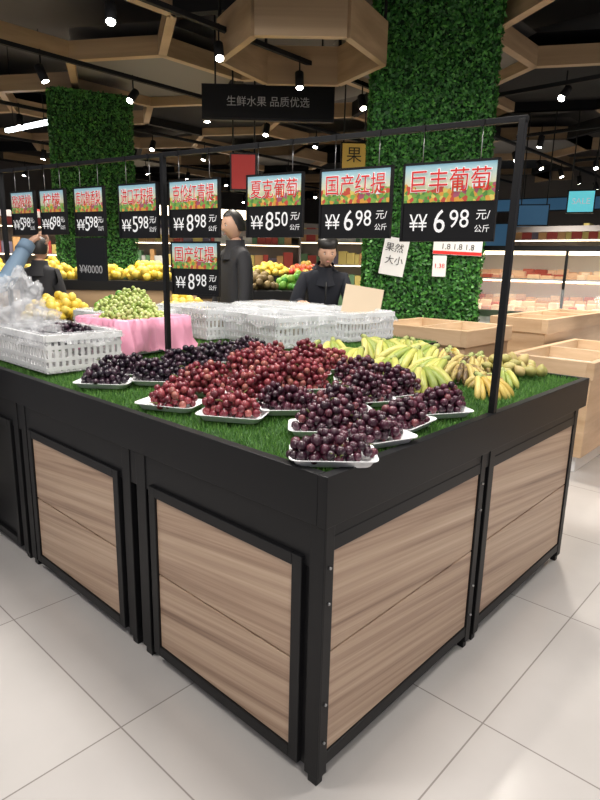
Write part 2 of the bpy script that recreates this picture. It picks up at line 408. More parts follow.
def mound_points(mounds,r,z0,maxn=400,tries=6000,dmul=1.72):
    vols=np.array([m[2]*m[3]*m[4] for m in mounds]); pr=vols/vols.sum()
    arr=np.empty((maxn,3)); n=0
    for _ in range(tries):
        m=mounds[rng.choice(len(mounds),p=pr)]
        v=rng.normal(size=3); v/=np.linalg.norm(v); v*=rng.uniform(.0,1)**(1/3.5); v[2]=abs(v[2])
        x=v[0]*m[2];y=v[1]*m[3];c,s=math.cos(m[5]),math.sin(m[5])
        p=np.array([m[0]+c*x-s*y,m[1]+s*x+c*y,z0+r+v[2]*(m[4]-r)])
        if n and (np.sum((arr[:n]-p)**2,1)<(dmul*r)**2).any(): continue
        arr[n]=p;n+=1
        if n>=maxn: break
    return arr[:n].copy()
def grape_tray(x,y,ang,kind,h=.075,L=.215,W=.135,tray=True,spread=1.0,zoff=0,r=.0128):
    e=empty('grape_tray',(x,y,bedz(x,y)+.008+zoff),ang)
    if tray: foam_tray(e,L,W)
    ms=[(0,.008,L*.42*spread,W*.42*spread,h,0)]
    for k in range(3):
        ms.append((rng.uniform(-.28,.28)*L,rng.uniform(-.2,.32)*W,L*.27*spread,W*.34*spread,h*rng.uniform(.8,1.2),rng.uniform(-.6,.6)))
    P=mound_points(ms,r,.006 if tray else 0)
    Rr=r*rng.uniform(.84,1.08,len(P))
    me=balls_mesh('grapes',P,Rr,ICO3,1.08); link('grapes',me,[kind],e)
    b=MB()
    for k in range(6):
        p=P[rng.integers(len(P))]; q=Vector(p)+Vector((rng.uniform(-.03,.03),rng.uniform(-.03,.03),rng.uniform(.01,.022)))
        b.tube([p,(Vector(p)+q)/2+Vector((0,0,.006)),q],[.0018,.0014,.001],6)
    b.obj('stems',['stem'],e)
    return e
ra=math.radians(-47)
PU,RD,BK='grape_purple','grape_red','grape_black'
grape_tray(.105,.070,ra,PU,.070,L=.22,W=.145,spread=.92)
grape_tray(.325,.085,ra+.5,PU,.07,L=.20)
grape_tray(.52,.12,ra+.9,PU,.08,L=.2)
grape_tray(.74,.13,ra+.3,PU,.085)
grape_tray(.28,.245,ra,PU,.08)
grape_tray(.46,.33,ra+.2,PU,.10,spread=1.05)
grape_tray(.66,.38,ra+.3,PU,.11,spread=1.1)
grape_tray(.86,.36,ra+.5,PU,.11,spread=1.05)
grape_tray(.90,.58,ra,PU,.11,spread=1.05)
grape_tray(.13,.82,math.radians(-65),RD,.08,spread=.95)
grape_tray(.19,.56,math.radians(-60),RD,.075,spread=.95)
grape_tray(.38,.48,math.radians(-40),PU,.075)
grape_tray(.40,.69,math.radians(-45),RD,.105,spread=1.1)
grape_tray(.33,.91,math.radians(-50),RD,.11,spread=1.1)
grape_tray(.58,.88,math.radians(-45),RD,.13,spread=1.15)
grape_tray(.61,.66,math.radians(-40),RD,.12,spread=1.1)
grape_tray(.82,.82,math.radians(-45),RD,.13,spread=1.15)
grape_tray(.78,1.03,math.radians(-45),RD,.12,spread=1.2)
grape_tray(.98,.84,math.radians(-45),RD,.10,spread=1.0)
grape_tray(.15,1.30,math.radians(-50),BK,.07)
grape_tray(.33,1.18,math.radians(-50),BK,.085,spread=1.05)
grape_tray(.32,1.40,math.radians(-50),BK,.08,spread=1.05)
grape_tray(.52,1.26,math.radians(-50),BK,.10,spread=1.1)
grape_tray(.74,1.34,math.radians(-50),BK,.10,spread=1.1)
grape_tray(1.0,1.40,math.radians(-50),BK,.08)
# ------------------------------------------------------------------ bananas
def banana_bunch(x,y,z,ang,kind,nb=6,tiltx=0,L=.19,fat=.0175):
    b=MB()
    for k in range(nb):
        fan=(k-(nb-1)/2)*.20+rng.normal(0,.03); row=(k%2)*.018
        RR=L/1.25; pts=[];rs=[]
        K=11; c,s=math.cos(fan),math.sin(fan)
        for i in range(K):
            f=i/(K-1); a=-.15+f*1.35
            d=RR*math.sin(a)+.03; dz=RR*(math.cos(a)-1)
            pts.append(Vector((d*c,d*s+ (k-(nb-1)/2)*.006,dz-row*.5)))
            rs.append(fat*min(1,.38+f*5)*(1 if f<.82 else max(.28,1-(f-.82)*4.0)))
        b.tube(pts[:2],[.006,rs[1]],5,2,cap=False)
        b.tube(pts[1:],rs[1:],6,0,cap=True)
        e=pts[-1]; dd=(pts[-1]-pts[-2]).normalized(); b.tube([e-dd*.002,e+dd*.007],[.0052,.004],6,1)
        b.tube([Vector((0,0,.002)),pts[0]],[.010,.007],6,2,cap=False)
    b.tube([(-.028,0,.006),(-.01,0,.006),(.012,0,0)],[.011,.013,.010],8,2)
    b.tube([(-.031,0,.006),(-.028,0,.006)],.0115,8,1)
    o=b.obj('banana_bunch',[kind,'tip','ban_stem'],None,(x,y,z))
    o.rotation_euler=(rng.normal(0,.12),rng.uniform(-.1,.25)+tiltx,ang)
    return o
toCam=math.atan2(-.85-.5,-1.03-1.4)
G,Y_,S_='ban_g','ban_y','ban_s'
bl=[(1.16,1.06,G,0,.18),(1.32,1.08,G,0,.18),(1.52,1.02,G,.01,.18),(1.20,.82,G,.0,.18),(1.38,.80,G,.03,.19),(1.56,.80,G,.03,.18),(1.74,.86,G,.0,.17),
    (1.12,.58,G,0,.19),(1.28,.56,G,.04,.19),(1.45,.56,G,.04,.18),(1.66,.60,S_,.0,.14),(1.07,.39,G,0,.18),(1.22,.38,G,.03,.18),(1.40,.38,S_,.0,.14),
    (1.54,.42,S_,.02,.14),(1.68,.44,S_,.01,.13),(1.80,.50,G,-.01,.12),(1.24,.22,Y_,-.01,.14),(1.38,.22,S_,-.015,.12),(1.50,.24,G,-.015,.12),
    (1.82,.68,Y_,-.01,.13)]
for x,y,k,zo,L in bl:
    banana_bunch(x,y,bedz(x,y)+.02+L*.38+zo*.8,toCam+rng.uniform(-.9,.9),k,nb=int(rng.integers(5,8)),L=L,fat=.0175 if L>.16 else .0135)
# small pile of pears / mangoes at the right end
e=empty('pear_pile',(1.72,.26,bedz(1.72,.26)+.006))
P=mound_points([(0,.02,.15,.13,.075,0),(-.06,.05,.10,.10,.09,0)],.027,0,60,2500,1.75); Vp,Fp=ICO3; Vp=Vp.copy()
zt=(Vp[:,2]+1)/2; sc_=1-.45*np.clip((zt-.45)/.55,0,1); Vp[:,0]*=sc_; Vp[:,1]*=sc_; Vp[:,2]*=1.25
link('pears',balls_mesh('pears',P,.027*rng.uniform(.8,1.05,len(P)),(Vp,Fp),1.08),['pear'],e)

# ------------------------------------------------------------------ crates
def crate(parent,L,W,H,matn='white',bar=.016,gap=.014):
    b=MB()
    b.box((-L/2,-W/2,0),(L/2,W/2,.006))
    t=.006
    def wall(axis,sgn,ln,off):
        n=int(ln/(bar+gap))
        for k in range(n):
            c=-ln/2+(k+.5)*ln/n
            if axis=='x': b.box((c-bar/2,sgn*off-t/2,.006),(c+bar/2,sgn*off+t/2,H))
            else: b.box((sgn*off-t/2,c-bar/2,.006),(sgn*off+t/2,c+bar/2,H))
        for z in (.02,H*.36,H*.68,H-.012):
            hh=.008 if z<H-.02 else .014; tt=t+.001 if z<H-.02 else .016
            if axis=='x': b.box((-ln/2,sgn*off-tt/2,z-hh),(ln/2,sgn*off+tt/2,z+hh))
            else: b.box((sgn*off-tt/2,-ln/2,z-hh),(sgn*off+tt/2,ln/2,z+hh))
    for s in (-1,1): wall('x',s,L,W/2); wall('y',s,W,L/2)
    return b.obj('crate_body',[matn],parent)
from mathutils import noise as mnoise
def noise3(p,s,seed=0):
    return mnoise.noise(Vector(p)*s+Vector((seed,seed*1.7,0)))
def crumple(parent,loc,rx,ry,rz,matn,seed=0,amp=.35,name='crumpled_bag',s=9):
    V,F=ico(5); V=V.copy()
    for i in range(len(V)):
        v=V[i]; d=1+amp*(noise3(v,1.8,seed)+.6*abs(noise3(v,4,seed+3))+.35*abs(noise3(v,s,seed+5)))
        V[i]=v*d*np.array([rx,ry,rz])
    me=np_mesh(name,V,F,smooth=True); return link(name,me,[matn],parent,loc)
def liner(parent,L,W,H,matn,drop=.1,seed=0,out=1.0):
    vs=[];fs=[];prof=[(-.06,H*.55),(-.02,H*.8),(-.008,H+.004),(.004,H+.012),(.016*out,H+.002),(.022*out,H-drop*.35),(.028*out,H-drop*.7),(.035*out,H-drop)]
    base=rrect(L,W,.03,8); 
    pts=[]
    for i in range(len(base)):
        a=Vector(base[i]+(0,)); c=Vector(base[(i+1)%len(base)]+(0,)); m=max(1,int((c-a).length/.008))
        for k in range(m): pts.append(a.lerp(c,k/m))
    n=len(pts)
    for j,(o,z) in enumerate(prof):
        for k,p in enumerate(pts):
            d=Vector((p.x/(L/2),p.y/(W/2),0)); 
            if abs(d.x)>abs(d.y): d=Vector((math.copysign(1,d.x),d.y*.3,0))
            else: d=Vector((d.x*.3,math.copysign(1,d.y),0))
            f=j/len(prof); nn=noise3((p.x,p.y,z*.3),38,seed)*.02*f*out+noise3((p.x,p.y,z),12,seed)*.024*f*out
            q=p+d*(o+nn); zz=z+noise3((p.x,p.y,0),10,seed+9)*.03*(f>.6)+noise3((p.x,p.y,z),40,seed)*.006
            vs.append((q.x,q.y,zz))
    for j in range(len(prof)-1):
        for k in range(n): fs.append((j*n+k,j*n+(k+1)%n,(j+1)*n+(k+1)%n,(j+1)*n+k))
    b=MB(); b.add(vs,fs,0,True); return b.obj('bag_liner',[matn],parent)
z=bedz(.3,1.8)+.012
e=empty('white_fruit_crate',(.255,1.94,z),math.radians(90))
crate(e,.58,.36,.165)
P=mound_points([(-.12,0,.15,.14,.10,0),(.05,0,.2,.13,.07,0)],.0125,.10,300,4000); link('grapes',balls_mesh('g',P,np.full(len(P),.0125),ICO3),['grape_black'],e)
liner(e,.56,.34,.165,'film',.04,4)
crumple(e,(.20,.04,.18),.12,.14,.09,'film',2)
crumple(e,(.22,.06,.26),.10,.09,.15,'film',31,amp=.55)
crumple(e,(-.10,.09,.16),.12,.07,.04,'film',7)
e=empty('pink_lined_crate',(.72,1.99,bedz(.8,2)+.012),math.radians(8))
crate(e,.44,.38,.17); liner(e,.44,.38,.17,'pink',.16,1,1.5)
P=mound_points([(0,0,.20,.17,.11,0),(.03,.03,.15,.13,.15,0)],.0125,.12,600,9000); link('green_grapes',balls_mesh('g',P,.0125*rng.uniform(.85,1.1,len(P)),ICO3,1.15),['grape_green'],e)
e=empty('green_grape_crate',(.95,2.44,bedz(.8,2)+.012),math.radians(8))
crate(e,.50,.36,.17); liner(e,.50,.36,.17,'film',.05,5)
P=mound_points([(0,0,.22,.15,.14,0),(.08,.03,.14,.12,.18,0)],.0125,.13,400,7000); link('green_grapes',balls_mesh('g',P,.0125*rng.uniform(.85,1.1,len(P)),ICO3,1.15),['grape_green'],e)
for i,(x,y,a,hh) in enumerate([(1.42,2.24,88,.18),(1.50,1.66,80,.17),(2.05,1.62,84,.17),(2.1,2.25,90,.17)]):
    e=empty('white_fruit_crate',(x,y,.945),math.radians(a)); crate(e,.56,.42,hh,'plastic'); liner(e,.55,.41,hh,'film',.05,i+11)
    crumple(e,(0,0,.09),.23,.17,.06,'film',20+i,amp=.3)
    P=mound_points([(0,0,.22,.14,.07,0)],.03,.05,34,700); link('kiwis',balls_mesh('k',P,np.full(len(P),.026),ICO2,1.2),['kiwi'],e)
e=empty('cardboard_notice',(2.20,1.56,1.17),math.radians(-55))
b=MB(); T=Matrix.Rotation(math.radians(-14),4,'X')@Matrix.Rotation(math.radians(8),4,'Y'); b.box((-.13,-.003,-.10),(.13,.003,.10),0,T); b.obj('card',['card'],e)

# ------------------------------------------------------------------ foliage columns
def leafy_column(name,x,y,wd,h,ang,n):
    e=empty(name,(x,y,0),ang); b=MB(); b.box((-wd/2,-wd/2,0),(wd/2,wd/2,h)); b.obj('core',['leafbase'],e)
    side=rng.integers(0,4,n); a=rng.uniform(-wd/2,wd/2,n); z=rng.uniform(0.02,h,n)
    nx=np.array([1,0,-1,0])[side]; ny=np.array([0,1,0,-1])[side]
    off=wd/2+rng.uniform(0,.045,n)
    P=np.stack([nx*off-ny*a,ny*off+nx*a,z],1); Nn=np.stack([nx,ny,np.zeros(n)],1)+rng.normal(0,.55,(n,3)); Nn/=np.linalg.norm(Nn,axis=1)[:,None]
    U=np.cross(Nn,rng.normal(size=(n,3))); U/=np.linalg.norm(U,axis=1)[:,None]; W_=np.cross(Nn,U)
    s=rng.uniform(.012,.028,n)[:,None]
    V=np.stack([P-U*s,P+W_*s*.55,P+U*s,P-W_*s*.55],1).reshape(-1,3)
    link('leaves',np_mesh('leaves',V,np.arange(4*n).reshape(-1,4)),['leaf'],e)
    return e
CX,CY,CW=4.60,2.63,1.10
leafy_column('ivy_covered_column',CX,CY,CW,4.5,math.radians(36),90000)
leafy_column('ivy_covered_column',3.42,7.30,.98,3.55,math.radians(65),45000)
def paper_notice(px,z,w,h,rot,matn='paper',lines=(),off=.075):
    e=empty('paper_notice'); 
    a=math.radians(36); nx,ny=-math.cos(a),-math.sin(a)
    cx,cy=CX+nx*(CW/2+off)+math.sin(a)*px, CY+ny*(CW/2+off)-math.cos(a)*px
    e.location=(cx,cy,z); e.rotation_euler=(0,0,a-math.pi/2)
    b=MB(); T=Matrix.Rotation(rot,4,'Y'); b.box((-w/2,-.001,-h/2),(w/2,.001,h/2),0,T); b.obj('sheet',[matn],e)
    for k,(s,sz,mt,dz) in enumerate(lines): text_child(s,sz,mt,e,(0,-.004,dz),name='print',rot=-rot)
    return e
paper_notice(-.28,1.50,.24,.36,.15,lines=(('果然',.09,'inkblack',.08),('大小',.09,'inkblack',-.04)))
paper_notice(.32,1.60,.46,.15,.03,lines=(('1.8 1.8 1.8',.075,'inkblack',.0),))
paper_notice(.32,1.545,.46,.03,.03,'red',off=.08)
paper_notice(.16,1.42,.13,.20,.0,lines=(('1.38',.06,'red',0),))

def wood_table(x0,x1,y0,y1,h,nx,ny,goods=None):
    e=empty('wooden_produce_table'); b=MB(); t=.03
    b.box((x0+.04,y0+.04,0),(x1-.04,y1-.04,.12),1)
    b.box((x0,y0,.12),(x1,y1,h-.12),0)
    b.box((x0-.02,y0-.02,h-.12),(x1+.02,y0+t,h)); b.box((x0-.02,y1-t,h-.12),(x1+.02,y1+.02,h)); b.box((x0-.02,y0+t,h-.12),(x0+t,y1-t,h)); b.box((x1-t,y0+t,h-.12),(x1+.02,y1-t,h))
    b.box((x0+t,y0+t,h-.12),(x1-t,y1-t,h-.09),1)
    for i in range(1,nx): xx=x0+(x1-x0)*i/nx; b.box((xx-.012,y0+t,h-.09),(xx+.012,y1-t,h-.002))
    for i in range(1,ny): yy=y0+(y1-y0)*i/ny; b.box((x0+t,yy-.012,h-.09),(x1-t,yy+.012,h-.003))
    b.obj('body',['palewood','white'],e,bevel=.003)
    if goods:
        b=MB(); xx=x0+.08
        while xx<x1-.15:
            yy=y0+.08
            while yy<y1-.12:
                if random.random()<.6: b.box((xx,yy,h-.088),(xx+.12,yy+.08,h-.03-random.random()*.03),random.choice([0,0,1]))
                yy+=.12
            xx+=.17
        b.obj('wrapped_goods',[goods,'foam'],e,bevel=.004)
    return e
wood_table(3.2,4.6,.35,.92,.80,2,1,None)
wood_table(2.92,3.66,1.15,1.98,.96,1,2,None)
wood_table(4.0,5.6,.98,1.45,1.00,3,1,'meat')
wood_table(3.2,4.9,-1.6,-.3,.80,2,2,None)

def produce_stand(x,y,ang,L,W,zt,kinds,r=.04,n=150,hh=.18):
    e=empty('produce_stand',(x,y,0),ang); b=MB()
    b.box((-L/2,-W/2,.05),(L/2,W/2,zt-.12)); b.box((-L/2-.02,-W/2-.02,zt-.12),(L/2+.02,W/2+.02,zt-.02),1); b.box((-L/2+.05,-W/2+.05,0),(L/2-.05,W/2-.05,.05),1)
    b.obj('body',['beamwood','black'],e)
    k=len(kinds)
    for i,kd in enumerate(kinds):
        c=-L/2+(i+.5)*L/k
        P=mound_points([(c,0,L/k*.5,W*.46,hh,0),(c,W*.1,L/k*.4,W*.3,hh*1.2,0)],r,zt-.03,n,n*10)
        link('produce',balls_mesh('p',P,r*rng.uniform(.85,1.1,len(P)),ICO2,1.1),[kd],e)
    return e
produce_stand(1.6,3.58,math.radians(-28),1.5,.66,.95,['mango','greens','mango'],.036)
produce_stand(2.35,5.3,math.radians(-30),1.6,.8,1.22,['mango','mango','mango'],.045)
produce_stand(4.0,4.5,math.radians(-40),1.4,.8,1.12,['greens','kiwi','greens'],.045)
produce_stand(5.3,6.0,math.radians(-40),2.2,.9,1.25,['orange','greens','mango','apple'],.05)
produce_stand(1.2,6.4,math.radians(-20),1.6,.8,1.2,['greens','mango'],.05)

def shelf_gondola(x,y,ang,L,h,canopy):
    e=empty('grocery_shelf',(x,y,0),ang); b=MB()
    b.box((-L/2,0,0),(L/2,.05,h)); 
    for s in (-L/2,L/2-.03): b.box((s,-.5,0),(s+.03,0,h))
    zs=[.12+i*(h-.35)/4 for i in range(5)]
    for z in zs:
        b.box((-L/2,-.45,z-.02),(L/2,0,z)); b.box((-L/2+.03,-.45,z-.035),(L/2-.03,-.42,z-.02),2)
    b.box((-L/2,-.52,h-.10),(L/2,.05,h),1)
    b.obj('frame',['wallg',canopy,'warmglow'],e)
    b=MB()
    for z in zs:
        x_=-L/2+.06
        while x_<L/2-.2:
            w_=random.uniform(.07,.2); hh=random.uniform(.15,.28)
            b.box((x_,-.40,z),(x_+w_-.01,-.1,z+hh)); x_+=w_
    b.obj('goods',['products'],e)
    return e
shelf_gondola(6.2,8.6,math.radians(-42),4.0,2.0,'wallg')
shelf_gondola(9.2,6.2,math.radians(-60),3.6,2.1,'wallg')
shelf_gondola(2.9,10.4,math.radians(-20),4.2,2.2,'wallg')
shelf_gondola(11,2.2,math.radians(-85),4,2.2,'wallg')
shelf_gondola(.2,9.5,math.radians(0),2.6,2.1,'wallg')
shelf_gondola(9.5,10.5,math.radians(-45),5,2.4,'wallg')

def display_case(x,y,ang,L):
    e=empty('meat_display_case',(x,y,0),ang); b=MB()
    b.box((-L/2,-.45,.1),(L/2,.45,.88),5); b.box((-L/2,-.47,.84),(L/2,-.43,.92),2); b.box((-L/2+.05,-.4,0),(L/2-.05,.4,.1),3)
    b.box((-L/2,.40,.88),(L/2,.45,1.70),5); b.box((-L/2,-.35,1.62),(L/2,.45,1.68),3)
    b.box((-L/2+.02,-.30,1.58),(L/2-.02,-.20,1.62),4); b.box((-L/2+.02,-.1,1.26),(L/2-.02,-.06,1.28),4)
    b.box((-L/2,-.1,1.28),(L/2,.4,1.30),2)
    for s in (-L/2+.02,-L/6,L/6,L/2-.02): b.box((s-.015,-.34,.9),(s+.015,-.31,1.62),3)
    b.obj('cabinet',['wallg','wallg','steel','black','warmglow','white'],e)
    g=MB(); g.add([(-L/2,-.44,.92),(L/2,-.44,.92),(L/2,-.30,1.3),(-L/2,-.30,1.3)],[(0,1,2,3)]); g.obj('glass_front',['glass'],e)
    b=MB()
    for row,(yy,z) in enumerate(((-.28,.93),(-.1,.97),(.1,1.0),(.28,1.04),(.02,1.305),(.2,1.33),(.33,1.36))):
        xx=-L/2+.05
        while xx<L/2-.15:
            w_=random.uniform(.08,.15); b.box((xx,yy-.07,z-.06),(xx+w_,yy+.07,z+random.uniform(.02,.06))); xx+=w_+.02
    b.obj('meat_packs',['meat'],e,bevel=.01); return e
display_case(6.6,1.1,math.radians(-78),3.6)
display_case(8.3,3.6,math.radians(-60),3.0)

def lightbox(name,x,y,z,ang,w,h,face,txt=None,tm='inkwhite',ts=.2,rod=True,ztop=4.5):
    e=empty(name,(x,y,z),ang); b=MB(); b.box((-w/2,-.04,-h/2),(w/2,.04,h/2)); b.box((-w/2+.02,-.05,-h/2+.02),(w/2-.02,-.04,h/2-.02),1)
    if rod:
        for s in (-.4,.4): b.tube([(s*w,0,h/2),(s*w,0,ztop-z)],.01,6)
    b.obj('box',['black',face],e)
    if txt: text_child(txt,ts,tm,e,(0,-.06,0),name='lettering',fit=w*.9)
    return e
lightbox('hanging_aisle_sign',3.86,4.20,3.12,math.radians(-47),1.45,.36,'blackmatte','生鲜水果 品质优选',tm='inkgrey',ts=.11)
lightbox('hanging_red_sign',3.66,4.38,2.40,math.radians(-47),.30,.40,'redglow')
lightbox('hanging_yellow_sign',5.82,4.52,2.88,math.radians(-47),.36,.36,'yelglow','果',tm='inkblack',ts=.22)
lightbox('sale_lightbox',9.4,2.62,2.50,math.radians(-70),.42,.36,'tealglow','SALE',ts=.13)
lightbox('promotion_screen',9.2,3.3,2.3,math.radians(-65),.5,.35,'blueglow')
lightbox('shop_fascia_sign',13.5,4,2.9,math.radians(-80),6,.3,'blueglow')
lightbox('shop_fascia_sign',9,13.5,2.8,math.radians(-20),6,.3,'warmglow')
lightbox('wall_lightbox',14.5,7,2.0,math.radians(-80),3,1.2,'blueglow')
lightbox('wall_lightbox',6,14.5,2.0,math.radians(-10),3,1.0,'wallg')
b=MB(); b.beam((2.98,9.0,3.3),(3.12,7.87,3.3),.06,.05); e=empty('linear_led_light'); b.obj('tube',['ledglow'],e)
b=MB(); b.beam((2.98,9.0,3.34),(3.12,7.87,3.34),.08,.03); b.tube([(3.0,8.8,3.35),(3.0,8.8,4.5)],.006,6); b.tube([(3.1,8.0,3.35),(3.1,8.0,4.5)],.006,6); b.obj('housing',['black'],e)

# ------------------------------------------------------------------ ceiling lattice and tracks
e=empty('ceiling_lattice'); b=MB(); Rh=1.15; ZL=3.72; edges={}
for i in range(-1,9):
    for j in range(-1,9):
        cx=.3+i*Rh*1.5; cy=.2+(j+.5*(i%2))*Rh*math.sqrt(3)
        c=[(cx+Rh*math.cos(math.radians(60*k)),cy+Rh*math.sin(math.radians(60*k))) for k in range(6)]
        for k in range(6):
            a,d=c[k],c[(k+1)%6]; key=tuple(sorted([(round(a[0],2),round(a[1],2)),(round(d[0],2),round(d[1],2))]))
            edges[key]=(a,d)
        ty=(i*3+j*5)%7
        if ty in (0,3):
            top=[(x,y,ZL+.25) for x,y in c]; bt=[(x,y,ZL+.02) for x,y in c]
            b.add(bt+top,[(5,4,3,2,1,0),(6,7,8,9,10,11)],2 if ty==0 else 1)
for a,d in edges.values():
    b.beam((*a,ZL),(*d,ZL),.09,.20,random.choice([0,0,0,1]))
# deep dropped timber hexagon
cx,cy,zz=3.15,3.05,3.30
c=[(cx+.72*math.cos(math.radians(60*k+12)),cy+.72*math.sin(math.radians(60*k+12))) for k in range(6)]
for k in range(6): b.beam((*c[k],zz),(*c[(k+1)%6],zz),.06,.34,0)
for k in range(6): b.beam((*c[k],zz+.1),(*c[k],4.5),.02,.02,1)
b.obj('beams',['beamwood','blackmatte','duct'],e)
b=MB()
for k in range(4): b.tube([(1+k*3,-4,4.2),(1+k*3,14,4.2)],.16,12)
b.obj('ventilation_duct',['duct'])
tr=empty('track_lighting'); b=MB(); spots=[]
for k,yy in enumerate((3.4,5.2,7.4,9.6,12)):
    b.box((-1,yy-.02,3.30),(13,yy+.02,3.34)); 
    for i in range(14):
        spots.append((-.5+i*1.0+.3*(k%2),yy))
for k,xx in enumerate((5.5,7.6,10)):
    b.box((xx-.02,-3,3.22),(xx+.02,3,3.26))
    for i in range(6): spots.append((xx,-2.6+i*1.05))
for (x,y) in spots:
    if (x-(-1.03))**2+(y+.85)**2<9: continue
    dx,dy=rng.normal(0,.3,2)-np.array([.25,.25]); zt=3.25; d=Vector((dx,dy,-1)).normalized(); p=Vector((x,y,zt-.1))
    b.tube([(x,y,zt+.1),p],.008,6,0); b.tube([p-d*.06,p+d*.09],.042,12,0); b.tube([p+d*.0905,p+d*.092],.034,12,1)
b.obj('track_and_spots',['blackmatte','lampglow'],tr)

# ------------------------------------------------------------------ people
def skin_obj(name,pts,edges,mats,segm,parent,lvl=2,necklim=None):
    me=bpy.data.meshes.new(name); me.from_pydata([p[0] for p in pts],edges,[])
    o=bpy.data.objects.new(name,me); COL.objects.link(o)
    o.modifiers.new('Skin','SKIN'); 
    sv=me.skin_vertices[0].data
    for i,p in enumerate(pts):
        rr=p[1]; sv[i].radius=rr if hasattr(rr,'__len__') else (rr,rr); sv[i].use_root=(i==0)
    s=o.modifiers.new('Sub','SUBSURF'); s.levels=lvl; s.render_levels=lvl
    dg=bpy.context.evaluated_depsgraph_get(); dg.update()
    m2=bpy.data.meshes.new_from_object(o.evaluated_get(dg)); bpy.data.objects.remove(o)
    m2.materials.clear()
    segs=[(Vector(pts[a][0]),Vector(pts[c][0]),segm[i]) for i,(a,c) in enumerate(edges)]
    for pl in m2.polygons:
        c=pl.center; best=1e9;bm_=0
        for a,d,mi in segs:
            ab=d-a; tt=max(0,min(1,(c-a).dot(ab)/max(ab.length_squared,1e-9))); dd=(c-(a+ab*tt)).length
            if mi==2 and necklim and dd>necklim: continue
            if dd<best: best=dd;bm_=mi
        pl.material_index=bm_; pl.use_smooth=True
    return link(name,m2,mats,parent)
def head(parent,loc,yaw,pitch,hat=None,hair=True,sc=1):
    """face looks along local -y"""
    b=MB(); T=Matrix.Translation(Vector(loc))@Matrix.Rotation(yaw,4,'Z')@Matrix.Rotation(pitch,4,'X')@Matrix.Scale(sc,4)
    vs=[];fs=[];seg=28;rg=22
    for i in range(rg+1):
        t=math.pi*i/rg
        for k in range(seg):
            a=2*math.pi*k/seg; x=math.sin(t)*math.cos(a);y=math.sin(t)*math.sin(a);z=math.cos(t)
            px=.074*x;py=.094*y;pz=.118*z
            if z<0: f=1-.38*(-z)**1.6; px*=f; py*= (1-.25*(-z)) if y<0 else (1-.45*(-z))
            if y<-.3:
                py-= .022*math.exp(-(px/.011)**2-((pz+.018)/.018)**2)+.010*math.exp(-(px/.010)**2-((pz-.005)/.02)**2)
                py+= .010*math.exp(-((abs(px)-.030)/.015)**2-((pz-.012)/.012)**2)
                py-= .006*math.exp(-(px/.022)**2-((pz+.055)/.008)**2)
                py-= .008*math.exp(-(px/.02)**2-((pz+.095)/.014)**2)
            vs.append(T@Vector((px,py,pz)))
    for i in range(rg):
        for k in range(seg): fs.append((i*seg+k,(i+1)*seg+k,(i+1)*seg+(k+1)%seg,i*seg+(k+1)%seg))
    b.add(vs,fs,0,True)
    T3=T.to_3x3()
    for s in (-1,1):
        b.ball(T@Vector((s*.073,.008,-.008)),(.008,.016,.028),0,10,8,T3)
        b.ball(T@Vector((s*.030,-.0745,.010)),(.011,.008,.005),2,10,8,T3); b.ball(T@Vector((s*.030,-.0795,.010)),(.005,.0045,.0048),1,8,6,T3)
        b.ball(T@Vector((s*.030,-.080,.028)),(.014,.004,.0025),1,8,6,T3)
    b.ball(T@Vector((0,-.085,-.055)),(.019,.007,.005),3,10,8,T3)
    vs=[];fs=[]
    for i in range(rg+1):
        t=i/rg
        for k in range(seg):
            a=2*math.pi*k/seg; y=math.sin(a); lim=math.pi*(.64 if y>.05 else .64-.36*min(1,(-y+.05)/.45))
            tt=t*lim; x=math.sin(tt)*math.cos(a);yy=math.sin(tt)*math.sin(a);z=math.cos(tt)
            vs.append(T@Vector((.083*x,.103*yy+.004,.128*z)))
    for i in range(rg):
        for k in range(seg): fs.append((i*seg+k,(i+1)*seg+k,(i+1)*seg+(k+1)%seg,i*seg+(k+1)%seg))
    b.add(vs,fs,1,True)
    if hat:
        b.ball(T@Vector((0,.010,.080)),(.090,.106,.062),4,20,12,T3)
    return b.obj('head',['skin','hair','eyew','lip',hat or 'hair'],parent)
def hand(parent,wrist,d,up,sc=1,point=False):
    """five separate fingers; d=direction of fingers, up=back of hand normal"""
    d=Vector(d).normalized(); up=Vector(up); up=(up-d*up.dot(d)).normalized(); s=d.cross(up); W0=Vector(wrist)
    P=lambda a,l,h:tuple(W0+(d*a+s*l+up*h)*sc)
    pts=[(P(0,0,0),(.026*sc,.020*sc)),(P(.045,0,0),(.036*sc,.016*sc)),(P(.08,0,0),(.038*sc,.014*sc))]
    skin_obj('palm',pts,[(0,1),(1,2)],['skin'],[0,0],parent,2)
    ln=[.075,.083,.078,.062]
    for k in range(4):
        l=-.030+.020*k; L=ln[k]; c=1.0 if (not point or k==0) else 2.4
        if point and k==0: c=.15
        pp=[(P(.070,l,0),.0095*sc),(P(.088,l,0),.0095*sc)]; a=0;x=.088;h=0
        for j,q in enumerate((.45,.3,.25)):
            a+=c*.42; x+=L*q*math.cos(a); h-=L*q*math.sin(a); pp.append((P(x,l*1.05,h),(.0088-.0012*j)*sc))
        skin_obj('finger_%d'%(k+1),pp,[(i,i+1) for i in range(len(pp)-1)],['skin'],[0]*9,parent,1)
    pp=[(P(.02,-.02,0),.012*sc),(P(.05,-.046,-.008),.0105*sc),(P(.075,-.058,-.016),.0095*sc),(P(.095,-.058,-.024),.008*sc)]
    skin_obj('thumb',pp,[(0,1),(1,2),(2,3)],['skin'],[0]*3,parent,1)
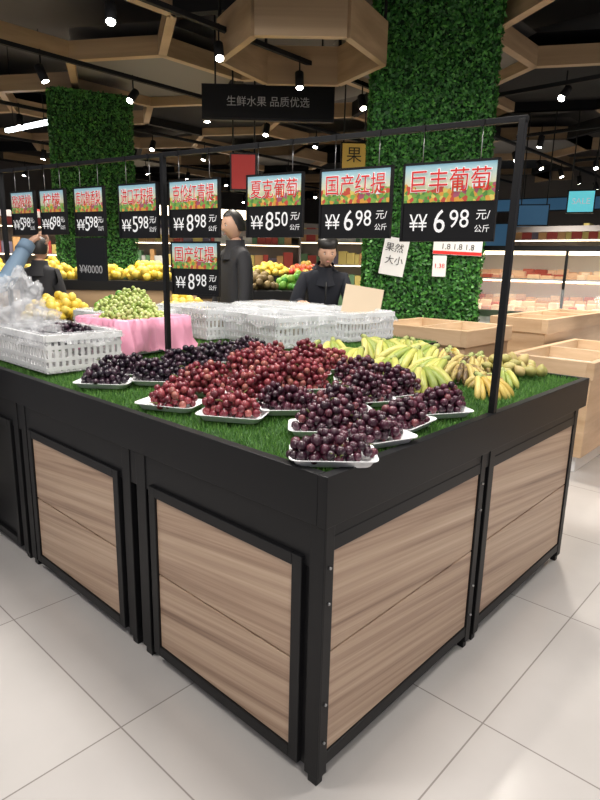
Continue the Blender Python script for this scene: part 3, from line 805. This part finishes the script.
def person(x,y,face,coat,H=1.72,lean=0,lh=None,rh=None,headpitch=0,headyaw=0,hat=None,name='shopper',hands=True,point=None,ldir=None):
    """local front is -y; face = world angle the person looks toward"""
    k=H/1.72; e=empty(name,(x,y,0),face+math.pi/2)
    hip=Vector((0,0,.93*k))
    def up(p): 
        v=Vector(p)*k-hip; return tuple(hip+Matrix.Rotation(lean,3,'X')@v)
    S=lambda p:tuple(Vector(p)*k)
    lsh=up((.175,0,1.385)); rsh=up((-.175,0,1.385))
    lh=Vector(lh) if lh else Vector(S((.27,-.10,.80))); rh=Vector(rh) if rh else Vector(S((-.27,-.10,.80)))
    def elbow(sh,h,s):
        sh=Vector(sh); mid=(sh+h)/2; d=(h-sh); a=.29*k; hl=d.length/2; off=math.sqrt(max(a*a-hl*hl,.0004)); o=Vector((s*.4,.5,-1)); o=(o-d.normalized()*o.dot(d.normalized())).normalized()
        return tuple(mid+o*off)
    le=elbow(lsh,lh,1); re=elbow(rsh,rh,-1)
    pts=[(S((0,0,.95)),.145*k),(up((0,0,1.12)),.14*k),(up((0,0,1.30)),.155*k),(up((0,.01,1.46)),.07*k),(up((0,.0,1.55)),.05*k),
         (lsh,.070*k),(le,.055*k),(tuple(lh),.036*k),(rsh,.070*k),(re,.055*k),(tuple(rh),.036*k),
         (S((.095,0,.86)),.10*k),(S((.10,-.02,.50)),.072*k),(S((.10,.02,.10)),.05*k),(S((.11,-.13,.045)),.042*k),
         (S((-.095,0,.86)),.10*k),(S((-.10,-.02,.50)),.072*k),(S((-.10,.02,.10)),.05*k),(S((-.11,-.13,.045)),.042*k)]
    ed=[(0,1),(1,2),(2,3),(3,4),(2,5),(5,6),(6,7),(2,8),(8,9),(9,10),(0,11),(11,12),(12,13),(13,14),(0,15),(15,16),(16,17),(17,18)]
    sm=[0,0,0,2,0,0,0,0,0,0,1,1,1,3,1,1,1,3]
    skin_obj('body',pts,ed,[coat,'pants','skin','shoe'],sm,e,necklim=.066*k)
    b=MB(); b.tube([up((0,.012,1.36)),up((0,.010,1.42)),up((0,.004,1.465)),up((0,.002,1.515))],[.128*k,.102*k,.083*k,.076*k],18,0,cap=False)
    b.tube([up((0,-.150,.92)),up((0,-.155,1.12)),up((0,-.158,1.28)),up((0,-.118,1.40))],.006*k,6,1)
    for h,el in ((lh,le),(rh,re)):
        d=(Vector(h)-Vector(el)).normalized(); b.tube([Vector(h)-d*.05,Vector(h)+d*.008],[.043*k,.041*k],14,0,cap=True)
    b.obj('collar_and_cuffs',[coat,'inkblack'],e)
    head(e,up((0,-.02,1.63)),headyaw,lean*.5+headpitch,hat,sc=k)
    if hands:
        for h,el,pt in ((lh,le,point=='L'),(rh,re,point=='R')):
            d=(h-Vector(el)).normalized()
            if pt and ldir: d=(d+Vector(ldir)).normalized()
            hand(e,h,d,Vector((0,-.3,1)) if abs(d.z)<.8 else Vector((1,0,0)),k,pt)
    return e
camd=lambda x,y:math.atan2(-.85-y,-1.029-x)
person(3.0,2.62,camd(3.0,2.62)+.15,'navy',1.66,lean=.42,lh=(.16,-.50,1.10),rh=(-.24,-.48,1.10),headpitch=.1,hat='hair')
person(2.50,3.2,camd(2.5,3.2)-1.1,'charcoal',1.82,headpitch=.2)
person(8.0,1.95,camd(8,1.9)+.3,'whitecoat',1.66,name='shop_assistant')
person(7.6,-.15,camd(7.6,0)-2.0,'charcoal',1.72)
person(1.45,4.75,camd(1,4.8)+2.4,'charcoal',1.58)
person(-.20,2.50,0,'bluecoat',1.70,lean=.22,rh=(-.12,-.54,1.475),headyaw=.2,point='R',ldir=(-.4,-.3,.0))

# ------------------------------------------------------------------ lights
W_=bpy.data.worlds.new('world'); SC.world=W_; W_.use_nodes=True
W_.node_tree.nodes['Background'].inputs[0].default_value=(.90,.9,.97,1); W_.node_tree.nodes['Background'].inputs[1].default_value=.40
pan=empty('fill_panel_lights')  # unseen area fill lights, added overhead out of frame to brighten the scene
def area(x,y,z,s,p,c=(1,.95,.89)):
    l=bpy.data.lights.new('fill_lamp','AREA'); l.shape='SQUARE'; l.size=s; l.energy=p; l.color=c
    o=bpy.data.objects.new('fill_lamp',l); COL.objects.link(o); o.location=(x,y,z); o.parent=pan
    b=MB(); b.box((x-s/2-.03,y-s/2-.03,z+.02),(x+s/2+.03,y+s/2+.03,z+.06)); b.obj('fill_panel_housing',['white'],pan)  # invented panel casing above each added fill light
for (x,y,p) in ((-1.2,-2,48),(.6,.4,68),(-1.6,1.4,46),(1.9,-1.0,50),(.9,2.0,48),(-2.5,-1,22)):
    area(x,y,3.3,.6,p)
def spot(x,y,z,p,c=(1,.93,.83),ang=110):
    l=bpy.data.lights.new('spot_lamp','SPOT'); l.energy=p*1.8; l.color=c; l.spot_size=math.radians(ang); l.spot_blend=.6; l.shadow_soft_size=.08
    o=bpy.data.objects.new('spot_lamp',l); COL.objects.link(o); o.location=(x,y,z); o.parent=tr
for (x,y,p) in ((3.6,.9,130),(3.0,3.4,110),(1.5,3.4,80),(5.5,1,220),(2.5,5.2,200),(4.5,5.2,200),(7.6,0,250),(7.5,5.2,220),(5,7.4,250),(1.2,7.4,250),(9.5,3,250),(8,9,300),(3,9.4,250),(12,7,300)):
    spot(x,y,3.12,p)
SC.view_settings.view_transform='Standard'
SC.view_settings.exposure=0
print('OBJ',len(bpy.data.objects))
